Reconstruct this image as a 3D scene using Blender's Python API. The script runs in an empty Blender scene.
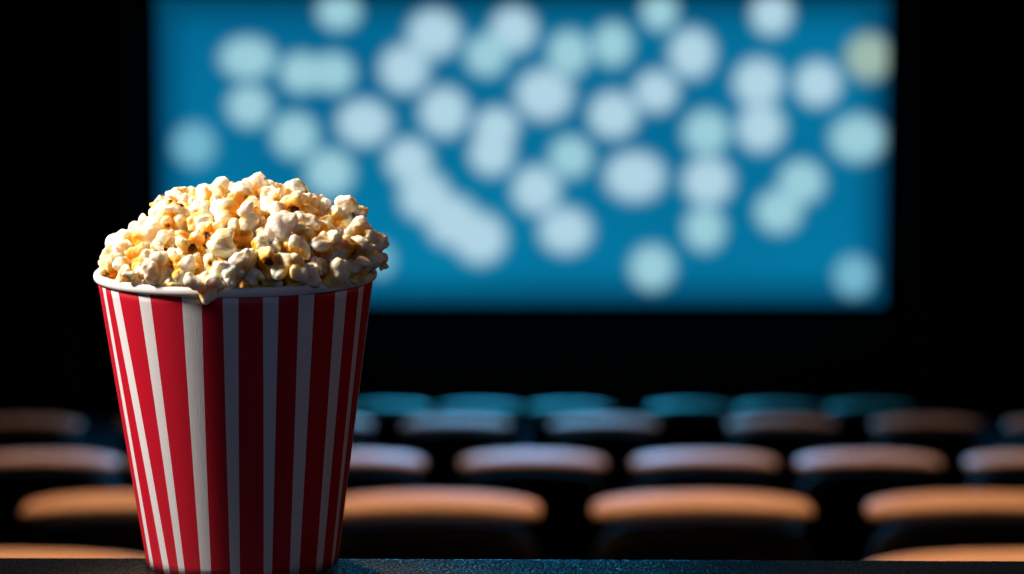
import bpy, bmesh, math, random
import numpy as np
from mathutils import Vector, Matrix, Euler

random.seed(7)
C = bpy.context.scene.collection
PI = math.pi
W, H = 1024, 574
F = 3500.0                       # focal length in pixels
HOR = -182.0                     # row of the horizon
PITCH = math.atan((H / 2 - HOR) / F)
TABLE_Z = 0.90

# ------------------------------------------------------------------ camera
def ray(px, py):
    v = Vector(((px - W / 2) / F, 1.0, -(py - H / 2) / F))
    c, s = math.cos(PITCH), math.sin(PITCH)
    return Vector((v.x, v.y * c + v.z * s, -v.y * s + v.z * c))

RIM_R = 0.09
AX_DEPTH = F * RIM_R / 137.6     # distance of the bucket from the lens
_r = ray(242.5, 561.5)
CAM_Z = TABLE_Z - _r.z * (AX_DEPTH * 0.985)
CAM = Vector((0, 0, CAM_Z))
def at_z(px, py, z):
    r = ray(px, py); return CAM + r * ((z - CAM.z) / r.z)
def at_y(px, py, y):
    r = ray(px, py); return CAM + r * (y / r.y)

cam_d = bpy.data.cameras.new('camera'); cam = bpy.data.objects.new('camera', cam_d); C.objects.link(cam)
cam.location = CAM; cam.rotation_euler = (PI / 2 - PITCH, 0, 0)
cam_d.sensor_width = 36; cam_d.lens = F / W * 36
cam_d.clip_start = 0.05; cam_d.clip_end = 200
bpy.context.scene.camera = cam
APERTURE = 0.0170
cam_d.dof.use_dof = True
cam_d.dof.aperture_fstop = cam_d.lens / 1000 / APERTURE
cam_d.dof.aperture_blades = 0

sc = bpy.context.scene
sc.view_settings.view_transform = 'Standard'; sc.view_settings.look = 'None'
sc.view_settings.gamma = 1; sc.view_settings.exposure = 0; sc.view_settings.use_curve_mapping = False

# ------------------------------------------------------------------ helpers
def lin(c):
    return tuple(((v / 255) / 12.92 if v / 255 <= 0.04045 else ((v / 255 + 0.055) / 1.055) ** 2.4) for v in c) + (1,)

def mat(name, rgb, rough=0.6, spec=0.5, metal=0, coat=0, coat_rough=0.2, sheen=0, bump=None, vary=None):
    m = bpy.data.materials.new(name); m.use_nodes = True
    nt = m.node_tree; b = nt.nodes['Principled BSDF']
    b.inputs['Base Color'].default_value = lin(rgb); b.inputs['Roughness'].default_value = rough
    b.inputs['Specular IOR Level'].default_value = spec; b.inputs['Metallic'].default_value = metal
    b.inputs['Coat Weight'].default_value = coat; b.inputs['Coat Roughness'].default_value = coat_rough
    b.inputs['Sheen Weight'].default_value = sheen
    tc = nt.nodes.new('ShaderNodeTexCoord')
    if vary:
        sc_, amt = vary
        n = nt.nodes.new('ShaderNodeTexNoise'); n.inputs['Scale'].default_value = sc_; n.inputs['Detail'].default_value = 4
        nt.links.new(tc.outputs['Object'], n.inputs['Vector'])
        mx = nt.nodes.new('ShaderNodeMix'); mx.data_type = 'RGBA'
        a = lin(rgb); mx.inputs[6].default_value = tuple(v * (1 - amt) for v in a[:3]) + (1,)
        mx.inputs[7].default_value = tuple(min(1, v * (1 + amt)) for v in a[:3]) + (1,)
        nt.links.new(n.outputs['Fac'], mx.inputs[0]); nt.links.new(mx.outputs[2], b.inputs['Base Color'])
    if bump:
        sc_, st, dist = bump
        n = nt.nodes.new('ShaderNodeTexNoise'); n.inputs['Scale'].default_value = sc_; n.inputs['Detail'].default_value = 3
        nt.links.new(tc.outputs['Object'], n.inputs['Vector'])
        bp = nt.nodes.new('ShaderNodeBump'); bp.inputs['Strength'].default_value = st; bp.inputs['Distance'].default_value = dist
        nt.links.new(n.outputs['Fac'], bp.inputs['Height']); nt.links.new(bp.outputs['Normal'], b.inputs['Normal'])
    return m

def obj(name, me, m=None, parent=None, smooth=True):
    if isinstance(me, bmesh.types.BMesh):
        bm = me; me = bpy.data.meshes.new(name)
        bmesh.ops.recalc_face_normals(bm, faces=bm.faces[:]); bm.to_mesh(me); bm.free()
    if smooth:
        me.polygons.foreach_set('use_smooth', [True] * len(me.polygons))
    if m: 
        for q in (m if isinstance(m, (list, tuple)) else [m]): me.materials.append(q)
    o = bpy.data.objects.new(name, me); C.objects.link(o)
    if parent: o.parent = parent
    return o

def thing(name, label, cat, loc=(0, 0, 0), rotz=0, group=None):
    o = bpy.data.objects.new(name, None); o.empty_display_size = 0.1; C.objects.link(o)
    o.location = loc; o.rotation_euler = (0, 0, rotz); tag(o, label, cat, group); return o
def tag(o, label, cat, group=None):
    o['label'] = label; o['category'] = cat
    if group: o['group'] = group
    return o

def add_box(bm, x0, x1, y0, y1, z0, z1, bevel=0, seg=2):
    r = bmesh.ops.create_cube(bm, size=1)
    vs = r['verts']
    for v in vs:
        v.co = Vector((x0 + (v.co.x + .5) * (x1 - x0), y0 + (v.co.y + .5) * (y1 - y0), z0 + (v.co.z + .5) * (z1 - z0)))
    if bevel:
        es = list({e for v in vs for e in v.link_edges})
        bmesh.ops.bevel(bm, geom=es, offset=bevel, segments=seg, affect='EDGES', profile=0.5)
    return bm
def box_bm(*a, **k): return add_box(bmesh.new(), *a, **k)

def superblock(cx, cy, cz, a, b, c, e1=0.35, e2=0.35, bend=0.0, back=0.0, nu=40, nv=20):
    """a rounded cushion: superellipsoid, its ends bent down by `bend` and forward by `back`"""
    bm = bmesh.new()
    sp = lambda w, e: math.copysign(abs(w) ** e, w)
    rows = []
    for j in range(1, nv):
        ph = -PI / 2 + PI * j / nv
        row = []
        for i in range(nu):
            th = 2 * PI * i / nu
            x = a * sp(math.cos(ph), e1) * sp(math.cos(th), e2)
            y = b * sp(math.cos(ph), e1) * sp(math.sin(th), e2)
            z = c * sp(math.sin(ph), e1)
            u = x / a
            row.append(bm.verts.new((cx + x, cy + y + back * u * u, cz + z - bend * u * u)))
        rows.append(row)
    lo = bm.verts.new((cx, cy, cz - c)); hi = bm.verts.new((cx, cy, cz + c))
    for r0, r1 in zip(rows, rows[1:]):
        for i in range(nu):
            k = (i + 1) % nu; bm.faces.new((r0[i], r0[k], r1[k], r1[i]))
    for i in range(nu):
        k = (i + 1) % nu
        bm.faces.new((lo, rows[0][k], rows[0][i])); bm.faces.new((hi, rows[-1][i], rows[-1][k]))
    return bm

# ------------------------------------------------------------------ materials
M_wall = mat('black_wall_paint', (9, 9, 12), 0.9, 0.2, bump=(40, .2, .002))
M_ceil = mat('black_ceiling', (7, 7, 9), 0.9, 0.2, bump=(30, .2, .002))
M_floor = mat('dark_carpet', (36, 38, 46), 0.95, 0.15, bump=(180, .5, .003), vary=(25, .3))
M_curtain = mat('black_velvet', (8, 8, 12), 0.9, 0.2, sheen=.15, bump=(120, .3, .001))
M_frame = mat('black_screen_border', (5, 5, 6), 0.8, 0.2)
M_leather = mat('tan_leather', (190, 160, 134), 0.55, 0.5, bump=(90, .25, .001), vary=(9, .12))
M_shell = mat('black_seat_shell', (5, 5, 6), 0.75, 0.15, bump=(200, .2, .0005))
M_seat = mat('dark_seat_fabric', (30, 20, 18), 0.9, 0.2, sheen=.1, bump=(250, .4, .001))
M_metal = mat('black_metal', (10, 10, 11), 0.45, 0.5, metal=.6)
M_lampm = mat('lamp_housing', (18, 18, 18), 0.5, 0.4, metal=.5)

def emis(name, rgb, s):
    m = bpy.data.materials.new(name); m.use_nodes = True
    b = m.node_tree.nodes['Principled BSDF']; b.inputs['Base Color'].default_value = (0, 0, 0, 1)
    b.inputs['Emission Color'].default_value = lin(rgb); b.inputs['Emission Strength'].default_value = s
    return m
M_bulb = emis('warm_lamp_face', (255, 196, 140), 6)

# counter top: black, fine grain, semi gloss
def counter_mat():
    m = mat('black_grained_laminate', (3, 3, 4), 0.40, 0.8)
    nt = m.node_tree; b = nt.nodes['Principled BSDF']
    tc = nt.nodes['Texture Coordinate']
    v = nt.nodes.new('ShaderNodeTexNoise'); v.inputs['Scale'].default_value = 480; v.inputs['Detail'].default_value = 2
    nt.links.new(tc.outputs['Object'], v.inputs['Vector'])
    g = nt.nodes.new('ShaderNodeTexNoise'); g.inputs['Scale'].default_value = 620; g.inputs['Detail'].default_value = 1
    mpg = nt.nodes.new('ShaderNodeMapping'); mpg.inputs['Scale'].default_value = (1, .45, 1)
    nt.links.new(tc.outputs['Object'], mpg.inputs['Vector']); nt.links.new(mpg.outputs[0], g.inputs['Vector'])
    rr_ = nt.nodes.new('ShaderNodeMapRange'); rr_.inputs[1].default_value = .40; rr_.inputs[2].default_value = .62
    rr_.inputs[3].default_value = .6; rr_.inputs[4].default_value = .26
    nt.links.new(g.outputs['Fac'], rr_.inputs[0]); nt.links.new(rr_.outputs[0], b.inputs['Roughness'])
    sr_ = nt.nodes.new('ShaderNodeMapRange'); sr_.inputs[1].default_value = .40; sr_.inputs[2].default_value = .62
    b.inputs['IOR'].default_value = 1.62; sr_.inputs[3].default_value = .1; sr_.inputs[4].default_value = 1.0
    nt.links.new(g.outputs['Fac'], sr_.inputs[0]); nt.links.new(sr_.outputs[0], b.inputs['Specular IOR Level'])
    bp = nt.nodes.new('ShaderNodeBump'); bp.inputs['Strength'].default_value = 0.9; bp.inputs['Distance'].default_value = 0.0003
    nt.links.new(v.outputs['Fac'], bp.inputs['Height']); nt.links.new(bp.outputs['Normal'], b.inputs['Normal'])
    return m
M_counter = counter_mat()

# printed paper of the bucket, faint vertical ribs
def paper(name, rgb, rough):
    m = mat(name, rgb, rough, 0.4)
    nt = m.node_tree; b = nt.nodes['Principled BSDF']; tc = nt.nodes['Texture Coordinate']
    mp = nt.nodes.new('ShaderNodeMapping'); mp.inputs['Scale'].default_value = (1, 1, 0.02)
    n = nt.nodes.new('ShaderNodeTexNoise'); n.inputs['Scale'].default_value = 900; n.inputs['Detail'].default_value = 2
    nt.links.new(tc.outputs['Object'], mp.inputs['Vector']); nt.links.new(mp.outputs[0], n.inputs['Vector'])
    bp = nt.nodes.new('ShaderNodeBump'); bp.inputs['Strength'].default_value = 0.25; bp.inputs['Distance'].default_value = 0.0003
    nt.links.new(n.outputs['Fac'], bp.inputs['Height']); nt.links.new(bp.outputs['Normal'], b.inputs['Normal'])
    return m
M_red = paper('red_printed_paper', (190, 5, 36), 0.5)
M_white = paper('white_printed_paper', (226, 222, 224), 0.5)
M_rim = mat('white_rolled_paper', (240, 236, 232), 0.4, 0.5)

# ------------------------------------------------------------------ screen
SCR_Y = 28.0
sA = at_y(161, 304, SCR_Y); sB = at_y(888, -4, SCR_Y)
SX0, SX1, SZ0, SZ1 = sA.x, sB.x, sA.z, sB.z
def screen_mat():
    m = bpy.data.materials.new('cinema_screen_picture'); m.use_nodes = True
    nt = m.node_tree; b = nt.nodes['Principled BSDF']
    b.inputs['Base Color'].default_value = (0.02, 0.02, 0.02, 1); b.inputs['Roughness'].default_value = .9
    tc = nt.nodes.new('ShaderNodeTexCoord')
    N = lambda t: nt.nodes.new('ShaderNode' + t)
    L = nt.links.new
    # picture units: hundred units across the photograph's picture width, made from the object's own coordinates
    sep = N('SeparateXYZ'); L(tc.outputs['Object'], sep.inputs[0])
    # background blues: slow noise, darker towards the lower corners of the film picture
    nz = N('TexNoise'); nz.inputs['Scale'].default_value = 0.45; nz.inputs['Detail'].default_value = 1
    L(tc.outputs['Object'], nz.inputs['Vector'])
    cr = N('ValToRGB'); cr.color_ramp.elements[0].position = .3; cr.color_ramp.elements[1].position = .7
    cr.color_ramp.elements[0].color = lin((2, 100, 144)); cr.color_ramp.elements[1].color = lin((4, 124, 166))
    L(nz.outputs['Fac'], cr.inputs['Fac'])
    cur = cr.outputs['Color']
    k = (SX1 - SX0) / 727.0                      # metres per picture unit
    cx, cz = 523.0, 150.0
    # picture fades darker at its own borders
    def edge(inp, centre, half, soft, cur, col):
        s = N('Math'); s.operation = 'SUBTRACT'; L(inp, s.inputs[0]); s.inputs[1].default_value = centre
        a = N('Math'); a.operation = 'ABSOLUTE'; L(s.outputs[0], a.inputs[0])
        r = N('MapRange'); r.interpolation_type = 'SMOOTHSTEP'
        L(a.outputs[0], r.inputs[0]); r.inputs[1].default_value = half - soft; r.inputs[2].default_value = half
        mx = N('Mix'); mx.data_type = 'RGBA'; L(r.outputs[0], mx.inputs[0]); L(cur, mx.inputs[6]); mx.inputs[7].default_value = col
        return mx.outputs[2]
    cur = edge(sep.outputs['X'], 0, 363.5 * k, 40 * k, cur, lin((2, 74, 112)))
    cur = edge(sep.outputs['Z'], 0, 154 * k, 40 * k, cur, lin((2, 74, 108)))
    white, pale, cyan, yel = (177, 213, 228), (156, 206, 218), (116, 182, 204), (158, 186, 174)
    D = [(338,8,26,22,pale),(246,55,34,26,pale),(300,70,26,25,pale),(332,70,26,25,pale),(247,104,27,26,pale),(191,144,26,27,cyan),
         (293,134,28,28,pale),(363,121,33,29,white),(328,172,29,29,pale),(434,30,32,30,white),(404,66,30,30,white),
         (444,110,30,31,white),(408,160,28,28,white),(424,196,31,31,white),(452,222,32,32,white),(480,240,32,32,white),
         (514,26,28,28,white),(487,52,26,26,pale),(497,125,27,24,white),(492,152,27,28,white),(545,92,35,32,white),(570,50,26,28,pale),
         (614,41,24,27,pale),(661,8,22,23,pale),(694,50,28,31,white),(615,113,30,29,white),(658,89,27,26,white),
         (572,156,26,26,pale),(537,190,29,30,white),(567,232,32,29,white),(637,176,37,31,white),
         (655,270,27,28,pale),(774,10,25,26,white),(761,80,30,30,white),(764,126,29,30,white),(821,81,28,28,white),
         (709,131,28,28,pale),(711,181,31,30,white),(708,230,25,28,pale),(806,182,28,27,pale),(783,212,28,27,pale),
         (872,54,28,29,yel),(862,137,33,29,pale),(860,279,24,26,cyan),(612,76,0,0,white),(378,262,18,22,cyan)]
    for (x, y, rx, ry, col) in D:
        if rx == 0: continue
        rx *= .88; ry *= .87
        px = (x - cx) * k * .988; pz = (cz - y) * k * .977
        mp = N('Mapping'); mp.vector_type = 'TEXTURE'
        mp.inputs['Location'].default_value = (px, 0, pz); mp.inputs['Scale'].default_value = (rx * k, 1e3, ry * k)
        L(tc.outputs['Object'], mp.inputs['Vector'])
        ln = N('VectorMath'); ln.operation = 'LENGTH'; L(mp.outputs[0], ln.inputs[0])
        r = N('MapRange'); r.interpolation_type = 'SMOOTHSTEP'; L(ln.outputs['Value'], r.inputs[0])
        r.inputs[1].default_value = 0.60; r.inputs[2].default_value = 1.20; r.inputs[3].default_value = 1.0; r.inputs[4].default_value = 0
        mx = N('Mix'); mx.data_type = 'RGBA'; L(r.outputs[0], mx.inputs[0]); L(cur, mx.inputs[6]); mx.inputs[7].default_value = lin(col)
        cur = mx.outputs[2]
    L(cur, b.inputs['Emission Color']); b.inputs['Emission Strength'].default_value = 1.0
    return m
scr = thing('cinema_screen', 'large glowing blue cinema screen with white soft light circles on the front wall', 'screen', ((SX0 + SX1) / 2, SCR_Y, SZ0 - .12))
cxm = (SX0 + SX1) / 2; czm = (SZ0 + SZ1) / 2
hw, hh = (SX1 - SX0) / 2, (SZ1 - SZ0) / 2
sp = obj('screen_panel', box_bm(-hw, hw, -.01, .02, -hh, hh), screen_mat(), scr, smooth=False); sp.location = (0, 0, hh + .12)
fb = bmesh.new()
for a in ((-hw - .12, hw + .12, -.05, .06, -.12, 0), (-hw - .12, hw + .12, -.05, .06, 2 * hh, 2 * hh + .12),
          (-hw - .12, -hw, -.05, .06, 0, 2 * hh), (hw, hw + .12, -.05, .06, 0, 2 * hh)):
    add_box(fb, a[0], a[1], a[2], a[3], a[4] + .12, a[5] + .12)
obj('screen_border', fb, M_frame, scr, smooth=False)

# ------------------------------------------------------------------ rows of seats: pixel columns only give real places in the room
# (distance from lens, row of the seat-top, seat width factor, list of (pixel column, label))
ROWS = [
    (5.3, 549, 1.0, 'seats of the row nearest the counter', [
        (5, 'tan topped cinema seat of the closest row, at the bottom left edge of the frame'),
        (1030, 'tan topped cinema seat of the closest row, at the bottom right corner of the frame')]),
    (8.0, 491, 1.0, 'seats of the second row', [
        (131, 'tan topped cinema seat whose right half hides behind the striped bucket, second row'),
        (430, 'tan topped cinema seat directly right of the striped bucket, second row'),
        (703, 'tan topped cinema seat in the second row, below the middle right of the screen'),
        (979, 'tan topped cinema seat in the second row, cut by the right edge of the frame')]),
    (12.2, 451, 1.0, 'seats of the third row', [
        (45, 'tan topped cinema seat of the third row at the left frame edge'),
        (199, 'cinema seat of the third row hidden behind the striped bucket'),
        (352, 'blue tinted cinema seat of the third row partly behind the bucket'),
        (533, 'blue tinted third row cinema seat, first whole one right of the bucket'),
        (705, 'blue and tan cinema seat of the third row, second whole one right of the bucket'),
        (870, 'brownish cinema seat top of the third row, third whole one right of the bucket'),
        (1040, 'blue ended cinema seat top of the third row, cut by the right frame edge')]),
    (16.2, 416, 1.0, 'seats of the fourth row', [
        (25, 'dim cinema seat of the fourth row with a blue right end, left of the bucket'),
        (172, 'dim cinema seat of the fourth row behind the left side of the bucket'),
        (318, 'dim cinema seat of the fourth row behind the right side of the bucket'),
        (456, 'blue lit cinema seat of the fourth row, first clear of the bucket on its right'),
        (604, 'blue lit cinema seat of the fourth row, second clear of the bucket'),
        (783, 'blue lit cinema seat of the fourth row, third clear of the bucket'),
        (928, 'dim brown cinema seat of the fourth row with a blue left end'),
        (1062, 'cinema seat of the fourth row, only its blue end in view at right')]),
    (21.0, 402, 1.0, 'seats of the farthest row', [
        (296, 'teal lit cinema seat of the farthest row behind the bucket rim'),
        (388, 'teal lit cinema seat of the farthest row, first right of the bucket'),
        (479, 'teal lit cinema seat of the farthest row, second right of the bucket'),
        (570, 'teal lit cinema seat of the farthest row, third right of the bucket'),
        (690, 'teal lit cinema seat of the farthest row, fourth right of the bucket'),
        (779, 'teal lit cinema seat of the farthest row, fifth right of the bucket'),
        (871, 'teal lit cinema seat of the farthest row, rightmost in sight')]),
]
SEAT_H = 1.02
tiers = []
for (D_, py, wf, g, lst) in ROWS:
    p = at_y(512, py, D_); tiers.append((D_, p.z - SEAT_H))

# floor, stepped down towards the screen
RX = 5.2
fl = bmesh.new()
edges = [-1.5, 2.9] + [tiers[i][0] - 1.4 if i else tiers[0][0] - 1.2 for i in range(0)] 
ys = [3.4] + [(tiers[i][0] + tiers[i + 1][0]) / 2 - .3 for i in range(len(tiers) - 1)] + [tiers[-1][0] + 1.6, SCR_Y + .6]
add_box(fl, -RX, RX, -1.6, 3.4, -4.6, 0)
for i, (D_, z) in enumerate(tiers):
    add_box(fl, -RX, RX, ys[i], ys[i + 1], -4.6, z)
front_z = min(tiers[-1][1] - .15, SZ0 - .9)
add_box(fl, -RX, RX, ys[-2], ys[-1], -4.6, front_z)
f = obj('floor', fl, M_floor, smooth=False); f['kind'] = 'structure'
CEIL = 2.9
for nm, b in (('wall_left', (-RX - .2, -RX, -1.8, SCR_Y + .8, -4.6, CEIL)), ('wall_right', (RX, RX + .2, -1.8, SCR_Y + .8, -4.6, CEIL)),
              ('wall_front', (-RX, RX, SCR_Y + .6, SCR_Y + .8, -4.6, CEIL)), ('wall_back', (-RX, RX, -1.8, -1.6, -4.6, CEIL)),
              ('ceiling', (-RX - .2, RX + .2, -1.8, SCR_Y + .8, CEIL, CEIL + .2))):
    o = obj(nm, box_bm(*b), M_ceil if nm == 'ceiling' else M_wall, smooth=False); o['kind'] = 'structure'

# curtains beside the screen
def curtain(x0, x1, z0, z1, y, label, seed):
    rnd = random.Random(seed); bm = bmesh.new(); n = 160; nz = 14
    ph = [rnd.uniform(0, 6) for _ in range(3)]
    t = thing('curtain', label, 'curtain', ((x0 + x1) / 2, y, z0), 0, 'black curtains beside the screen')
    def pt(i, j, off):
        x = x0 + (x1 - x0) * i / n; q = j / nz
        w = .07 * math.sin(x * 15 + ph[0] + .5 * math.sin(x * 3 + ph[1])) * (1 - .35 * q) + .03 * math.sin(x * 37 + ph[2])
        return Vector((x - (x0 + x1) / 2, w + off, (z1 - z0) * q))
    F_ = [[bm.verts.new(pt(i, j, 0)) for i in range(n + 1)] for j in range(nz + 1)]
    B_ = [[bm.verts.new(pt(i, j, .012)) for i in range(n + 1)] for j in range(nz + 1)]
    for j in range(nz):
        for i in range(n):
            bm.faces.new((F_[j][i], F_[j][i + 1], F_[j + 1][i + 1], F_[j + 1][i]))
            bm.faces.new((B_[j][i], B_[j + 1][i], B_[j + 1][i + 1], B_[j][i + 1]))
    for i in range(n):
        bm.faces.new((F_[0][i], B_[0][i], B_[0][i + 1], F_[0][i + 1])); bm.faces.new((F_[nz][i], F_[nz][i + 1], B_[nz][i + 1], B_[nz][i]))
    for j in range(nz):
        bm.faces.new((F_[j][0], F_[j + 1][0], B_[j + 1][0], B_[j][0])); bm.faces.new((F_[j][n], B_[j][n], B_[j + 1][n], F_[j + 1][n]))
    obj('curtain_cloth', bm, M_curtain, t)
    hb = bmesh.new(); add_box(hb, -(x1 - x0) / 2, (x1 - x0) / 2, -.03, .03, z1 - z0, z1 - z0 + .06, .008)
    obj('curtain_rail', hb, M_metal, t, smooth=False)
curtain(-RX + .1, SX0 - .2, front_z + .02, CEIL - .4, SCR_Y - .25, 'black velvet curtain in soft folds left of the glowing screen', 1)
curtain(SX1 + .2, RX - .1, front_z + .02, CEIL - .4, SCR_Y - .25, 'black velvet curtain in soft folds right of the glowing screen', 2)

# ------------------------------------------------------------------ the cinema seat, its back towards the camera
def make_seat():
    t = thing('cinema_chair', '', 'chair')
    hw_ = .25
    # padded tan top roll, over the back shell
    obj('headrest', superblock(0, .0, .986, hw_ + .008, .080, .024, .62, .42, bend=.020, back=.03), M_leather, t)
    bm = superblock(0, .015, .63, hw_ + .004, .070, .325, .30, .35, bend=.015, back=.02)
    for v in bm.verts: v.co.y += (0.60 - v.co.z) * .10
    obj('back_shell', bm, M_shell, t)
    bm = superblock(0, .105, .64, hw_ - .03, .05, .27, .4, .4)
    for v in bm.verts: v.co.y += (0.60 - v.co.z) * .10
    obj('back_cushion', bm, M_seat, t)
    obj('seat_cushion', superblock(0, .36, .43, hw_ - .03, .25, .065, .4, .4), M_seat, t)
    for s in (-1, 1):
        a = obj('armrest', superblock(s * (hw_ - .012), .33, .63, .020, .20, .022, .4, .4), M_shell, t)
        sb = bmesh.new(); add_box(sb, s * (hw_ - .012) - .018, s * (hw_ - .012) + .018, .16, .48, .02, .61, .008)
        obj('side_panel', sb, M_shell, t, smooth=False)
        lb = bmesh.new(); add_box(lb, s * (hw_ - .012) - .022, s * (hw_ - .012) + .022, .12, .52, 0, .022, .006)
        obj('foot', lb, M_metal, t, smooth=False)
    return t
proto = make_seat(); used = False
for (D_, py, wf, g, lst), (_, fz) in zip(ROWS, tiers):
    for (px, lab) in lst:
        p = at_y(px, py, D_)
        if not used: s = proto; used = True
        else:
            s = proto.copy(); C.objects.link(s)
            for ch in list(proto.children):
                c = ch.copy(); C.objects.link(c); c.parent = s
        s.location = (p.x, D_, fz); s['label'] = lab; s['group'] = g

# ------------------------------------------------------------------ the counter
e0 = at_z(0, 556.5, TABLE_Z); e1 = at_z(1024, 559.8, TABLE_Z)
ang = math.atan2(e1.y - e0.y, e1.x - e0.x)
ct = thing('counter', 'black grained counter ledge with a thin blue lit far edge under the popcorn bucket', 'counter', (0, (e0.y + e1.y) / 2, 0), ang)
obj('counter_top', box_bm(-1.6, 1.6, -.42, 0, TABLE_Z - .035, TABLE_Z, .005, 10), M_counter, ct, smooth=False)
obj('front_panel', box_bm(-1.58, 1.58, -.06, -.035, 0.0, TABLE_Z - .035), M_shell, ct, smooth=False)
for x in (-1.5, 0, 1.5):
    obj('bracket', box_bm(x - .02, x + .02, -.38, -.06, 0, TABLE_Z - .035, .004), M_metal, ct, smooth=False)

# ------------------------------------------------------------------ the bucket
B0 = at_z(242.5, 561.5, TABLE_Z)
BASE_R = 96.0 / 140.5 * RIM_R
rr = ray(235.5, 273.5)
BH = (CAM + rr * (B0.y / rr.y)).z - TABLE_Z
RIMC = Vector((at_y(235.7, 273.5, B0.y).x - B0.x, 0, BH))      # rim centre, relative to the base centre
bucket = thing('popcorn_bucket', 'red and white striped paper bucket filled with popcorn on the black counter', 'bucket', B0)
tops = [(-74.6,-70.7),(-64.6,-58.2),(-45.0,-38.7),(-23.7,-15.3),(-5.3,1.1),(10.9,17.5),(26.2,33.6),(45.6,53.0),(62.5,67.5)]
bots = [(-73.0,-67.0),(-55.2,-49.4),(-41.8,-37.2),(-26.6,-20.2),(-7.6,-2.0),(11.8,16.8),(27.9,34.6),(48.0,54.5),(65.5,70.5)]
a = 82
while a < 268:
    tops.append((a, a + 7)); bots.append((a, a + 7)); a += 18.4
tops = [(p + (1.5 if i < 4 else (-.8 if i > 6 else 0)), q + (1.5 if i < 4 else (-.8 if i > 6 else 0))) for i, (p, q) in enumerate(tops)]
bots = [(p + (1.7 if i < 4 else .5), q + (1.7 if i < 4 else .5)) if i < 9 else (p, q) for i, (p, q) in enumerate(bots)]
_o = math.degrees(math.atan2(-B0.x, B0.y))                       # the seam is turned to face the lens
tops = [(p + _o, q + _o) for p, q in tops]; bots = [(p + _o, q + _o) for p, q in bots]
segs = []                                                       # (top0, top1, bottom0, bottom1, is white)
for i in range(len(tops)):
    n = (i + 1) % len(tops); wrap = 360 if n == 0 else 0
    segs.append((tops[i][0], tops[i][1], bots[i][0], bots[i][1], 1))
    segs.append((tops[i][1], tops[n][0] + wrap, bots[i][1], bots[n][0] + wrap, 0))
def wall_bm():
    bm = bmesh.new(); NR = 24; SUB = 5
    cols = []; kinds = []
    for (t0, t1, b0, b1, wk) in segs:
        for s in range(SUB):
            cols.append((t0 + (t1 - t0) * s / SUB, b0 + (b1 - b0) * s / SUB)); kinds.append(wk)
    def ringv(r_off):
        rows = []
        for j in range(NR + 1):
            q = j / NR; row = []
            R = BASE_R + (RIM_R - .0022 - BASE_R) * q + r_off
            cz = .0004 + (BH - .002) * q
            for (ta, ba) in cols:
                an = math.radians(ba + (ta - ba) * q)
                row.append(bm.verts.new((RIMC.x * q + R * math.sin(an), -R * math.cos(an), cz)))
            rows.append(row)
        return rows
    O = ringv(0); I = ringv(-.0008); n = len(cols)
    for j in range(NR):
        for i in range(n):
            k = (i + 1) % n
            f = bm.faces.new((O[j][i], O[j][k], O[j + 1][k], O[j + 1][i])); f.material_index = 0 if kinds[i] == 0 else 1
            f = bm.faces.new((I[j][i], I[j + 1][i], I[j + 1][k], I[j][k])); f.material_index = 1
    for i in range(n):
        k = (i + 1) % n
        f = bm.faces.new((O[0][i], I[0][i], I[0][k], O[0][k])); f.material_index = 1
        f = bm.faces.new((O[NR][i], O[NR][k], I[NR][k], I[NR][i])); f.material_index = 1
    return bm
obj('bucket_wall', wall_bm(), [M_red, M_white], bucket)
# rolled rim, slightly flattened
bm = bmesh.new(); n = 160; mseg = 14; rings = []
for i in range(n):
    an = 2 * PI * i / n; row = []
    for j in range(mseg):
        ph = 2 * PI * j / mseg
        R = RIM_R - .0021 + .0022 * math.cos(ph); z = BH - .0005 + .0031 * math.sin(ph)
        row.append(bm.verts.new((RIMC.x + R * math.sin(an), -R * math.cos(an), z)))
    rings.append(row)
for i in range(n):
    for j in range(mseg):
        bm.faces.new((rings[i][j], rings[(i + 1) % n][j], rings[(i + 1) % n][(j + 1) % mseg], rings[i][(j + 1) % mseg]))
obj('bucket_rim', bm, M_rim, bucket)
bm = bmesh.new(); bmesh.ops.create_cone(bm, cap_ends=True, segments=96, radius1=BASE_R - .001, radius2=BASE_R - .0006, depth=.0012, matrix=Matrix.Translation((0, 0, .0062)))
obj('bucket_base', bm, M_white, bucket, smooth=False)

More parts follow.
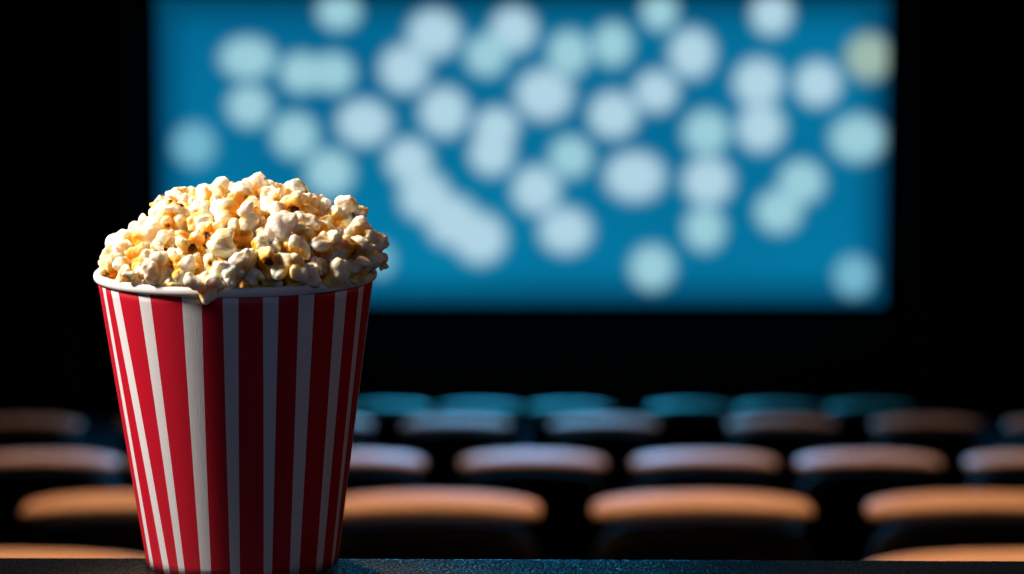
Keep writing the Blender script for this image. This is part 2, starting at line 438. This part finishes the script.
# ------------------------------------------------------------------ popcorn
def popcorn_mat(name, dark=0.0):
    m = bpy.data.materials.new(name); m.use_nodes = True
    nt = m.node_tree; b = nt.nodes['Principled BSDF']; L = nt.links.new
    at = nt.nodes.new('ShaderNodeAttribute'); at.attribute_name = 'tone'      # x: butter yellow, y: hull brown
    sep = nt.nodes.new('ShaderNodeSeparateColor'); L(at.outputs['Color'], sep.inputs[0])
    tc = nt.nodes.new('ShaderNodeTexCoord'); oi = nt.nodes.new('ShaderNodeObjectInfo')
    nz = nt.nodes.new('ShaderNodeTexNoise'); nz.inputs['Scale'].default_value = 160; nz.inputs['Detail'].default_value = 3
    L(tc.outputs['Object'], nz.inputs['Vector'])
    # yellow amount
    a1 = nt.nodes.new('ShaderNodeMath'); a1.operation = 'MULTIPLY_ADD'; L(nz.outputs['Fac'], a1.inputs[0]); a1.inputs[1].default_value = .7
    L(sep.outputs[0], a1.inputs[2])
    a2 = nt.nodes.new('ShaderNodeMath'); a2.operation = 'MULTIPLY_ADD'; L(oi.outputs['Random'], a2.inputs[0]); a2.inputs[1].default_value = .35
    L(a1.outputs[0], a2.inputs[2])
    cr = nt.nodes.new('ShaderNodeValToRGB'); e = cr.color_ramp.elements
    e[0].position = .42; e[0].color = lin((246, 238, 222))
    e[1].position = 1.0; e[1].color = lin((238, 170, 48))
    q = e.new(.66); q.color = lin((248, 226, 170))
    q = e.new(.82); q.color = lin((246, 204, 104))
    sb = nt.nodes.new('ShaderNodeMath'); sb.operation = 'MULTIPLY'; L(a2.outputs[0], sb.inputs[0]); sb.inputs[1].default_value = .75
    L(sb.outputs[0], cr.inputs['Fac'])
    mx = nt.nodes.new('ShaderNodeMix'); mx.data_type = 'RGBA'; L(sep.outputs[1], mx.inputs[0]); L(cr.outputs['Color'], mx.inputs[6])
    mx.inputs[7].default_value = lin((104, 46, 12))
    L(mx.outputs[2], b.inputs['Base Color'])
    b.inputs['Roughness'].default_value = .5; b.inputs['Specular IOR Level'].default_value = .35
    b.inputs['Subsurface Weight'].default_value = .6; b.inputs['Subsurface Radius'].default_value = (1.0, .72, .30)
    b.inputs['Subsurface Scale'].default_value = .005
    n2 = nt.nodes.new('ShaderNodeTexNoise'); n2.inputs['Scale'].default_value = 420; n2.inputs['Detail'].default_value = 3
    L(tc.outputs['Object'], n2.inputs['Vector'])
    bp = nt.nodes.new('ShaderNodeBump'); bp.inputs['Strength'].default_value = .5; bp.inputs['Distance'].default_value = .0012
    L(n2.outputs['Fac'], bp.inputs['Height']); L(bp.outputs['Normal'], b.inputs['Normal'])
    return m
M_pop = popcorn_mat('buttered_popcorn')
M_hull = mat('brown_popcorn_hull', (92, 34, 8), 0.3, 0.5, coat=.3)

def surface_nets(V, org, h):
    """vertices and quads of the zero surface of the grid V"""
    ins = V < 0
    nx, ny, nz = V.shape
    cs = np.zeros((nx - 1, ny - 1, nz - 1, 3)); cnt = np.zeros((nx - 1, ny - 1, nz - 1))
    corner = [(i, j, k) for i in (0, 1) for j in (0, 1) for k in (0, 1)]
    sl = lambda c: V[c[0]:nx - 1 + c[0], c[1]:ny - 1 + c[1], c[2]:nz - 1 + c[2]]
    for a_ in corner:
        for ax in range(3):
            if a_[ax]: continue
            b_ = list(a_); b_[ax] = 1
            A = sl(a_); Bv = sl(tuple(b_)); cross = (A < 0) != (Bv < 0)
            t = np.where(cross, A / np.where(cross, A - Bv, 1), 0)
            for d in range(3):
                cs[..., d] += np.where(cross, a_[d] + (t if d == ax else 0), 0)
            cnt += cross
    act = cnt > 0
    idx = -np.ones(act.shape, int); idx[act] = np.arange(act.sum())
    g = np.argwhere(act)
    P = org + h * (g + cs[act] / cnt[act][:, None])
    quads = []
    for ax in range(3):
        u, v = [(1, 2), (2, 0), (0, 1)][ax]
        s0 = [slice(1, -1)] * 3; s1 = [slice(1, -1)] * 3
        s0[ax] = slice(0, -1); s1[ax] = slice(1, None)
        A = ins[tuple(s0)]; Bv = ins[tuple(s1)]
        pos = np.argwhere(A != Bv)
        flip = A[tuple(pos.T)]
        off = np.array([1, 1, 1]); off[ax] = 0
        pos = pos + off
        eu = np.zeros(3, int); eu[u] = 1; ev = np.zeros(3, int); ev[v] = 1
        q = [idx[tuple((pos - eu - ev).T)], idx[tuple((pos - ev).T)], idx[tuple(pos.T)], idx[tuple((pos - eu).T)]]
        q = np.stack(q, 1); q[~flip] = q[~flip][:, ::-1]
        quads.append(q)
    return P, np.concatenate(quads)

UNIT = 0.0100                                   # one popcorn radius in metres
def make_popcorn(seed, style):
    rs = np.random.RandomState(seed)
    N = 60; lim = 1.32; ax = np.linspace(-lim, lim, N); h = ax[1] - ax[0]
    X, Y, Z = np.meshgrid(ax, ax, ax, indexing='ij')
    # gentle warping folds the lobes
    ph = rs.uniform(0, 6.28, 12)
    wx = X + .085 * np.sin(4.2 * Y + ph[0]) + .04 * np.sin(8 * Z + ph[1])
    wy = Y + .085 * np.sin(4.6 * Z + ph[2]) + .04 * np.sin(8.5 * X + ph[3])
    wz = Z + .085 * np.sin(4.4 * X + ph[4]) + .04 * np.sin(9 * Y + ph[5])
    Vv = np.full(X.shape, 9.0)
    def add(c, r, k, sq=(1, 1, 1)):
        nonlocal Vv
        d = np.sqrt(((wx - c[0]) / sq[0]) ** 2 + ((wy - c[1]) / sq[1]) ** 2 + ((wz - c[2]) / sq[2]) ** 2) - r
        hh_ = np.clip(.5 + .5 * (Vv - d) / k, 0, 1)
        Vv = Vv * (1 - hh_) + d * hh_ - k * hh_ * (1 - hh_)
    add((0, 0, -.05), .40, .05)
    if style == 'ball':      n, dist, rr_ = 3, (.16, .36), (.56, .72)
    elif style == 'long':    n, dist, rr_ = 5, (.32, .72), (.36, .50)
    elif style == 'small':   n, dist, rr_ = 3, (.30, .48), (.42, .56)
    else:                    n, dist, rr_ = 5, (.36, .58), (.38, .54)
    dirs = []
    for i in range(n):
        for _ in range(40):
            v = rs.normal(size=3); v /= np.linalg.norm(v)
            if style == 'long': v[0] *= 2.2; v /= np.linalg.norm(v)
            if v[2] < -.45: continue
            if all(np.dot(v, w) < (.55 if n > 4 else .3) for w in dirs): break
        dirs.append(v)
        d = rs.uniform(*dist); r = rs.uniform(*rr_); c = v * d
        add(c, r, .028, tuple(rs.uniform(.68, 1.22, 3)))
        for _b in range(rs.randint(1, 3)):
            w = rs.normal(size=3); w /= np.linalg.norm(w)
            if np.dot(w, v) < -.1: w = -w
            add(c + w * r * .68, r * rs.uniform(.40, .62), .04)
    # pits, where the hull splits
    pits = []
    npit = {'ball': 1, 'pitted': 4, 'open': 2}.get(style, 1)
    for i in range(npit):
        if style == 'pitted':
            v = rs.normal(size=3); v[2] = abs(v[2]) * .8; v /= np.linalg.norm(v)
        else:
            v = np.array([rs.normal() * .35, rs.normal() * .35, -1.0 if i == 0 else rs.uniform(-.2, .6)]); v /= np.linalg.norm(v)
        # march outwards to the skin
        t_ = np.linspace(.1, 1.25, 60); q = ((v[None, :] * t_[:, None] + lim) / h).round().astype(int).clip(0, N - 1)
        s = Vv[q[:, 0], q[:, 1], q[:, 2]]; k_ = np.argmax(s > 0); sk = t_[k_] if k_ else .6
        r = {'pitted': .135, 'open': .25}.get(style, .22) * rs.uniform(.85, 1.2)
        c = v * (sk + (.0 if style != 'open' else .04))
        el = rs.uniform(.62, 1.45, 3)
        d = r - np.sqrt(((X - c[0]) / el[0]) ** 2 + ((Y - c[1]) / el[1]) ** 2 + ((Z - c[2]) / el[2]) ** 2) + .05 * np.sin(11 * X + ph[9]) * np.sin(10 * Y + ph[10]) * np.sin(12 * Z + ph[11])
        Vv = np.maximum(Vv, d); pits.append((c, r, v, sk))
    # fine wrinkles
    Vv += .028 * np.sin(13 * X + ph[6] + 2.5 * np.sin(5 * Y)) * np.sin(12 * Y + ph[7]) * np.sin(14 * Z + ph[8])
    Vv[0] = Vv[-1] = 1; Vv[:, 0] = Vv[:, -1] = 1; Vv[:, :, 0] = Vv[:, :, -1] = 1
    P, Q = surface_nets(Vv, np.array([-lim] * 3), h)
    rad = np.linalg.norm(P - np.array([0, 0, -.1]), axis=1)
    yel = np.clip(1 - (rad - .42) / .46, 0, 1) * .8 + np.clip(-P[:, 2] + .05, 0, .8) * .75
    br = np.zeros(len(P))
    for c, r, v, sk in pits:
        d = np.linalg.norm(P - c, axis=1)
        br = np.maximum(br, np.clip(1.0 - (d - r * .75) / .12, 0, 1) * .7)
        yel = np.maximum(yel, np.clip(1 - (d - r) / .28, 0, 1) * .8)
    nrm = .93 / np.abs(P).max(); P = P * nrm
    me = bpy.data.meshes.new('popcorn'); me.from_pydata((P * UNIT).tolist(), [], Q.tolist()); me.update()
    ca = me.color_attributes.new('tone', 'FLOAT_COLOR', 'POINT')
    ca.data.foreach_set('color', np.stack([yel, br, np.zeros(len(P)), np.ones(len(P))], 1).astype(np.float32).ravel())
    me.materials.append(M_pop); me.polygons.foreach_set('use_smooth', [True] * len(me.polygons)); me.update()
    # hull flakes: small curved brown shells lying in the pits
    hulls = []
    for c, r, v, sk in pits[:3]:
        c = c * nrm; r = r * nrm
        bm = bmesh.new(); vz = Vector(v); rot = vz.to_track_quat('Z', 'Y')
        base = Vector(c) - vz * (r * .62); nr, ns = 4, 14
        rows_ = []
        for side in (0, 1):
            grid = []
            for j in range(1, nr + 1):
                row = []
                for i in range(ns):
                    an = 2 * PI * i / ns
                    rad_ = r * .80 * j / nr * (1 + .16 * math.sin(2 * an + seed) + .08 * math.sin(5 * an))
                    zz = r * .42 * (j / nr) ** 2 - (side * r * .12)
                    row.append(bm.verts.new((base + rot @ Vector((rad_ * math.cos(an), rad_ * .8 * math.sin(an), zz))) * UNIT))
                grid.append(row)
            cen = bm.verts.new((base + rot @ Vector((0, 0, -side * r * .12))) * UNIT)
            for i in range(ns): bm.faces.new((cen, grid[0][i], grid[0][(i + 1) % ns]))
            for j in range(nr - 1):
                for i in range(ns): bm.faces.new((grid[j][i], grid[j + 1][i], grid[j + 1][(i + 1) % ns], grid[j][(i + 1) % ns]))
            rows_.append(grid[-1])
        for i in range(ns): bm.faces.new((rows_[0][i], rows_[0][(i + 1) % ns], rows_[1][(i + 1) % ns], rows_[1][i]))
        hm = bpy.data.meshes.new('hull'); bmesh.ops.recalc_face_normals(bm, faces=bm.faces[:]); bm.to_mesh(hm); bm.free()
        hm.materials.append(M_hull); hm.polygons.foreach_set('use_smooth', [True] * len(hm.polygons)); hulls.append(hm)
    return me, hulls

STY = {'flower': [11, 12, 13, 14, 15, 16], 'ball': [21, 22, 23, 24], 'long': [31, 32, 33], 'small': [41, 42, 43], 'pitted': [51, 52], 'open': [61, 62, 63]}
LIB = {s: [make_popcorn(k, s) for k in ks] for s, ks in STY.items()}

HC = B0 + RIMC                                    # heap: measured from the rim's centre
PROF = [(-140, 2), (-135, 10), (-113, 25), (-105, 29), (-90, 44), (-64, 63), (-49, 70), (-24, 74), (0, 80), (29, 79), (54, 76), (70, 68), (78, 58), (95, 54), (111, 54), (122, 46), (131, 32), (140, 14), (143, 4)]
PX = [a * .09 / 140 for a, b in PROF]; PH = [b * .09 / 140 for a, b in PROF]
def dome(x, y):
    """height of the heap's skin of piece centres above the rim plane"""
    h = float(np.interp(x, PX, PH)); ym = max(math.sqrt(max(.0945 ** 2 - x * x, 0)), .03)
    return h * (1 - min(abs(y) / ym, 1.03) ** 2.2)
def hit(px, py, off=0.0):
    r = ray(px, py); t = (HC.y - .10) / r.y
    for _ in range(3000):
        p = CAM + r * t; q = p - HC
        if q.z <= dome(q.x, q.y) + off and math.hypot(q.x, q.y) < .097: return p
        if q.y > .01: break
        t += .0001
    return at_y(px, py, HC.y + .0)
placed = []
def put(p, style, variant, size_px, eul, label, group, keep_hull=True):
    lib = LIB[style]; me, hulls = lib[variant % len(lib)]
    o = bpy.data.objects.new('popcorn', me); C.objects.link(o)
    s = size_px / 2 / 1561 / UNIT / .93 * 1.18
    o.location = p; o.rotation_euler = eul; o.scale = (s, s, s)
    tag(o, label, 'popcorn', group)
    if keep_hull:
        for hm in hulls:
            h_ = bpy.data.objects.new('hull', hm); C.objects.link(h_); h_.parent = o
    placed.append((Vector(p), size_px / 2 / 1561))
    return o
# popcorn the photograph shows clearly: column, row, size, style, variant, rotation (degrees), push out of the heap (m), label
HERO = [
 (256, 189, 31, 'flower', 0, (20, 10, 30), 0, 'white two lobed popcorn forming the very peak of the heap'),
 (207, 280, 34, 'long', 1, (0, 80, -90), .004, 'crumpled white popcorn hanging down over the front rim of the bucket'),
 (222, 247, 33, 'ball', 0, (80, 0, 10), .003, 'large round smooth popcorn in the middle of the heap with shaded front'),
 (250, 217, 30, 'flower', 1, (70, 10, 40), .003, 'lumpy white popcorn just below the peak of the heap'),
 (279, 226, 35, 'ball', 1, (70, 20, 0), .003, 'largest smooth cream popcorn right of the heap centre'),
 (259, 248, 26, 'ball', 2, (90, 0, 60), .002, 'round white popcorn with a crease, right of the large round one'),
 (327, 246, 33, 'long', 1, (60, 70, 0), .005, 'wrinkled bright white popcorn on the right front slope'),
 (290, 272, 32, 'flower', 2, (90, 30, 10), .003, 'white folded popcorn resting just above the rim, right of centre'),
 (297, 208, 31, 'open', 0, (-60, 30, 0), .002, 'popcorn with a dark brown split hull near the top right'),
 (298, 190, 22, 'pitted', 1, (70, 0, 0), 0, 'small golden edged popcorn at the top, right of the peak'),
 (345, 205, 23, 'ball', 3, (60, 0, 0), .002, 'round cream popcorn sticking up on the right shoulder of the heap'),
 (363, 214, 16, 'small', 0, (40, 0, 0), .002, 'small round popcorn right of the cream one on the right shoulder'),
 (356, 238, 27, 'flower', 3, (80, 40, 0), .004, 'stacked lobed cream popcorn on the right slope above the rim'),
 (377, 241, 26, 'flower', 4, (60, 80, 0), .006, 'tan shaded popcorn sticking out over the right rim'),
 (379, 262, 19, 'small', 1, (90, 40, 0), .006, 'small brownish popcorn below the tan one over the right rim'),
 (144, 241, 33, 'ball', 3, (60, 30, 90), .002, 'big smooth white popcorn on the left slope'),
 (158, 206, 19, 'pitted', 0, (80, 0, 60), 0, 'small golden popcorn with a brown hole at the upper left edge'),
 (173, 219, 31, 'pitted', 0, (75, 0, 0), .002, 'pitted popcorn with several brown holes on the upper left'),
 (181, 199, 28, 'flower', 5, (30, 0, 0), 0, 'rounded white popcorn on the top left skyline of the heap'),
 (211, 209, 28, 'open', 1, (60, 60, 0), .002, 'pointed cream popcorn with a brown slit, upper middle left'),
 (156, 268, 35, 'long', 2, (70, 60, 30), .004, 'long knobbly white popcorn at the lower left near the rim'),
 (181, 267, 28, 'flower', 1, (90, 0, 100), .002, 'white topped yellow popcorn right of the long knobbly one'),
 (122, 254, 29, 'flower', 4, (50, 0, 20), .002, 'lobed cream popcorn at the far left end of the heap'),
 (131, 275, 18, 'small', 2, (80, 0, 0), .002, 'small white popcorn above the left rim'),
 (268, 263, 29, 'open', 2, (-80, 20, 0), .001, 'popcorn curled open around a dark brown hull, low centre right'),
 (312, 274, 24, 'flower', 5, (80, 40, 50), .002, 'cream popcorn low on the right above the rim'),
 (336, 273, 31, 'ball', 0, (30, 60, 0), .002, 'large tan shaded popcorn low on the right, just above the rim'),
 (191, 246, 29, 'open', 0, (-70, -40, 20), .001, 'popcorn with a brown pit in its right side, middle left'),
 (233, 278, 24, 'small', 0, (80, 30, 0), .001, 'smooth tan popcorn beside the piece hanging over the rim'),
 (276, 196, 28, 'flower', 2, (20, 0, 70), 0, 'tall yellow and white popcorn on the skyline right of the peak'),
 (215, 191, 26, 'flower', 3, (10, 0, 10), 0, 'pale bumpy popcorn on the skyline left of the peak'),
 (321, 207, 24, 'flower', 0, (40, 60, 0), 0, 'cream popcorn on the skyline between the dark hulled and round pieces'),
 (356, 270, 26, 'flower', 1, (60, 90, 0), .002, 'shaded tan popcorn tucked against the right end of the rim'),
 (163, 243, 22, 'small', 1, (80, 0, 40), .002, 'small white twisted popcorn left of the pitted middle'),
 (110, 272, 20, 'small', 0, (80, 0, 40), .001, 'yellow based popcorn tucked against the left end of the rim'),
]
for (px, py, sz, st, vr, eu, off, lab) in HERO:
    p = hit(px, py, off) if 'hanging' not in lab or 'beside' in lab else at_y(205, 287, HC.y - .0945)
    q = p - HC; rq = math.hypot(q.x, q.y); lim_r = RIM_R - .003 - sz / 2 / 1561 * 1.25
    if q.z < .007 and rq > lim_r and 'hanging' not in lab and px < 350: p = HC + Vector((q.x * lim_r / rq, q.y * lim_r / rq, q.z + .003))
    put(p, st, vr, sz, tuple(math.radians(a) for a in eu), lab, 'popcorn in the striped bucket')
rnd = random.Random(5)
def region_label(q):
    if q.y > .012: return 'popped popcorn on the far side of the heap in the striped bucket', 'popcorn on the far side of the heap'
    if q.z < .012: return 'butter yellow popcorn wedged just above the front rim of the bucket', 'popcorn along the front rim'
    if q.x < -.035: return 'small pale yellow popcorn on the left slope of the heap', 'popcorn on the left slope'
    if q.x > .035: return 'small shaded popcorn on the right slope of the heap', 'popcorn on the right slope'
    return 'small golden popcorn between larger pieces in the middle of the heap', 'popcorn in the middle of the heap'
def fill(depth, szr, tries, packing, limit):
    cnt = 0
    for _ in range(tries):
        a = rnd.uniform(0, 2 * PI); r = .0885 * math.sqrt(rnd.random())
        x, y = r * math.cos(a), r * math.sin(a)
        sz = rnd.uniform(*szr); rad_ = sz / 2 / 1561
        
        z = dome(x, y) - depth
        lim_r = RIM_R - .004 - rad_ * .75
        if r > lim_r and z < rad_ * .9: x *= lim_r / r; y *= lim_r / r; z = max(dome(x, y) - depth, -.004); r = lim_r
        in_r = RIM_R - .003 - rad_ * (1.38 if z < .004 else 1.15) + min(z, 0) * .15
        if z < rad_ * .45 and r > in_r: q_ = in_r / max(r, in_r); x *= q_; y *= q_
        p = HC + Vector((x, y, z))
        if any((p - q).length < (rad_ + rq) * packing for q, rq in placed): continue
        q = p - HC
        lab, g = region_label(q)
        st = rnd.choice(['flower', 'flower', 'flower', 'flower', 'ball', 'long', 'small', 'small', 'pitted'])
        put(p, st, rnd.randrange(9), sz, (rnd.uniform(-1.9, 1.9), rnd.uniform(-1.9, 1.9), rnd.uniform(0, 6.28)), lab, g)
        cnt += 1
        if cnt >= limit: break
    return cnt
n1 = fill(0.001, (28, 35), 12000, .74, 130)
n2 = fill(0.004, (18, 23), 12000, .72, 50)
n4 = fill(.026, (31, 36), 12000, .66, 45)
n3 = fill(.014, (29, 35), 12000, .70, 80)
print('popcorn', len(HERO), n1, n2, n3)

# ------------------------------------------------------------------ light
def light(name, kind, loc, target, energy, rgb, size=.2, **k):
    d = bpy.data.lights.new(name, kind); o = bpy.data.objects.new(name, d); C.objects.link(o)
    d.energy = energy; d.color = lin(rgb)[:3]; o.location = loc
    o.rotation_euler = (Vector(target) - Vector(loc)).to_track_quat('-Z', 'Y').to_euler()
    if kind == 'AREA': d.size = size
    elif kind == 'SPOT': d.shadow_soft_size = size; d.spot_size = k.get('cone', 1.0); d.spot_blend = .6
    else: d.shadow_soft_size = size
    return o
tgt = HC + Vector((0, 0, -.02))
# lamp at the counter's left, a little behind the bucket
light('key_lamp', 'SPOT', HC + Vector((-1.2, -.10, 1.0)), HC + Vector((-.02, 0, -.005)), 250, (255, 242, 230), .15, cone=.33)
light('right_lamp', 'SPOT', HC + Vector((1.3, .35, .6)), tgt, 3.5, (255, 190, 150), .12, cone=.5)
light('rear_lamp', 'SPOT', HC + Vector((-.35, 1.1, 1.35)), HC + Vector((0, 0, .035)), 130, (255, 205, 140), .06, cone=.17)
light('cool_fill', 'SPOT', HC + Vector((.35, -1.6, .7)), tgt, 8, (180, 200, 255), .3, cone=.4)  # added cool fill from the front for the bucket's dark side, no fixture
# warm ceiling downlights over the seats, with their housings
lamp_spots = [(-1.5, 8.5), (1.5, 8.5), (-1.7, 12.7), (1.7, 12.7), (0, 16.8), (0, 5.9)]
for i, (x, y) in enumerate(lamp_spots):
    light('warm_downlight', 'SPOT', (x, y, CEIL - .12), (x * .9, y - .6, -1), (350, 350, 300, 300, 200, 400)[i], (255, (190, 190, 194, 194, 194, 190)[i], (138, 138, 148, 148, 148, 138)[i]), .1, cone=1.7)
# unseen blue lights, added to boost the screen's glow over the seats
light('blue_wash', 'SPOT', (0, 19.6, CEIL - .3), (0, 13.6, -1.3), 2300, (70, 160, 225), .3, cone=.75)
light('blue_spill', 'AREA', (0, SCR_Y - .6, SZ1 + .4), (0, 14, -1.5), 720, (40, 160, 215), 2.5)
w = bpy.data.worlds.new('world'); sc.world = w; w.use_nodes = True
w.node_tree.nodes['Background'].inputs[0].default_value = (.004, .006, .01, 1); w.node_tree.nodes['Background'].inputs[1].default_value = 1
# housings of the downlights (above the frame)
for i, (x, y) in enumerate(lamp_spots):
    nm = ['over the second row on the left', 'over the second row on the right', 'over the third row on the left', 'over the third row on the right', 'over the fourth row', 'over the closest row'][i]
    t = thing('ceiling_lamp', 'round black recessed ceiling lamp ' + nm, 'lamp', (x, y, CEIL), 0, 'ceiling lamps')
    bm = bmesh.new(); ns = 32
    prof = [(.10, 0), (.10, -.02), (.085, -.02), (.08, -.004)]
    rg = [[bm.verts.new((r * math.cos(2 * PI * q / ns), r * math.sin(2 * PI * q / ns), z)) for q in range(ns)] for r, z in prof]
    for a_, b_ in zip(rg, rg[1:]):
        for q in range(ns): bm.faces.new((a_[q], a_[(q + 1) % ns], b_[(q + 1) % ns], b_[q]))
    obj('lamp_housing', bm, M_lampm, t)
    bm = bmesh.new(); bmesh.ops.create_cone(bm, cap_ends=True, segments=32, radius1=.078, radius2=.078, depth=.004, matrix=Matrix.Translation((0, 0, -.006)))
    obj('lamp_face', bm, M_bulb, t)

cam_d.dof.focus_distance = (HC + Vector((0, -.05, .01)) - CAM).length
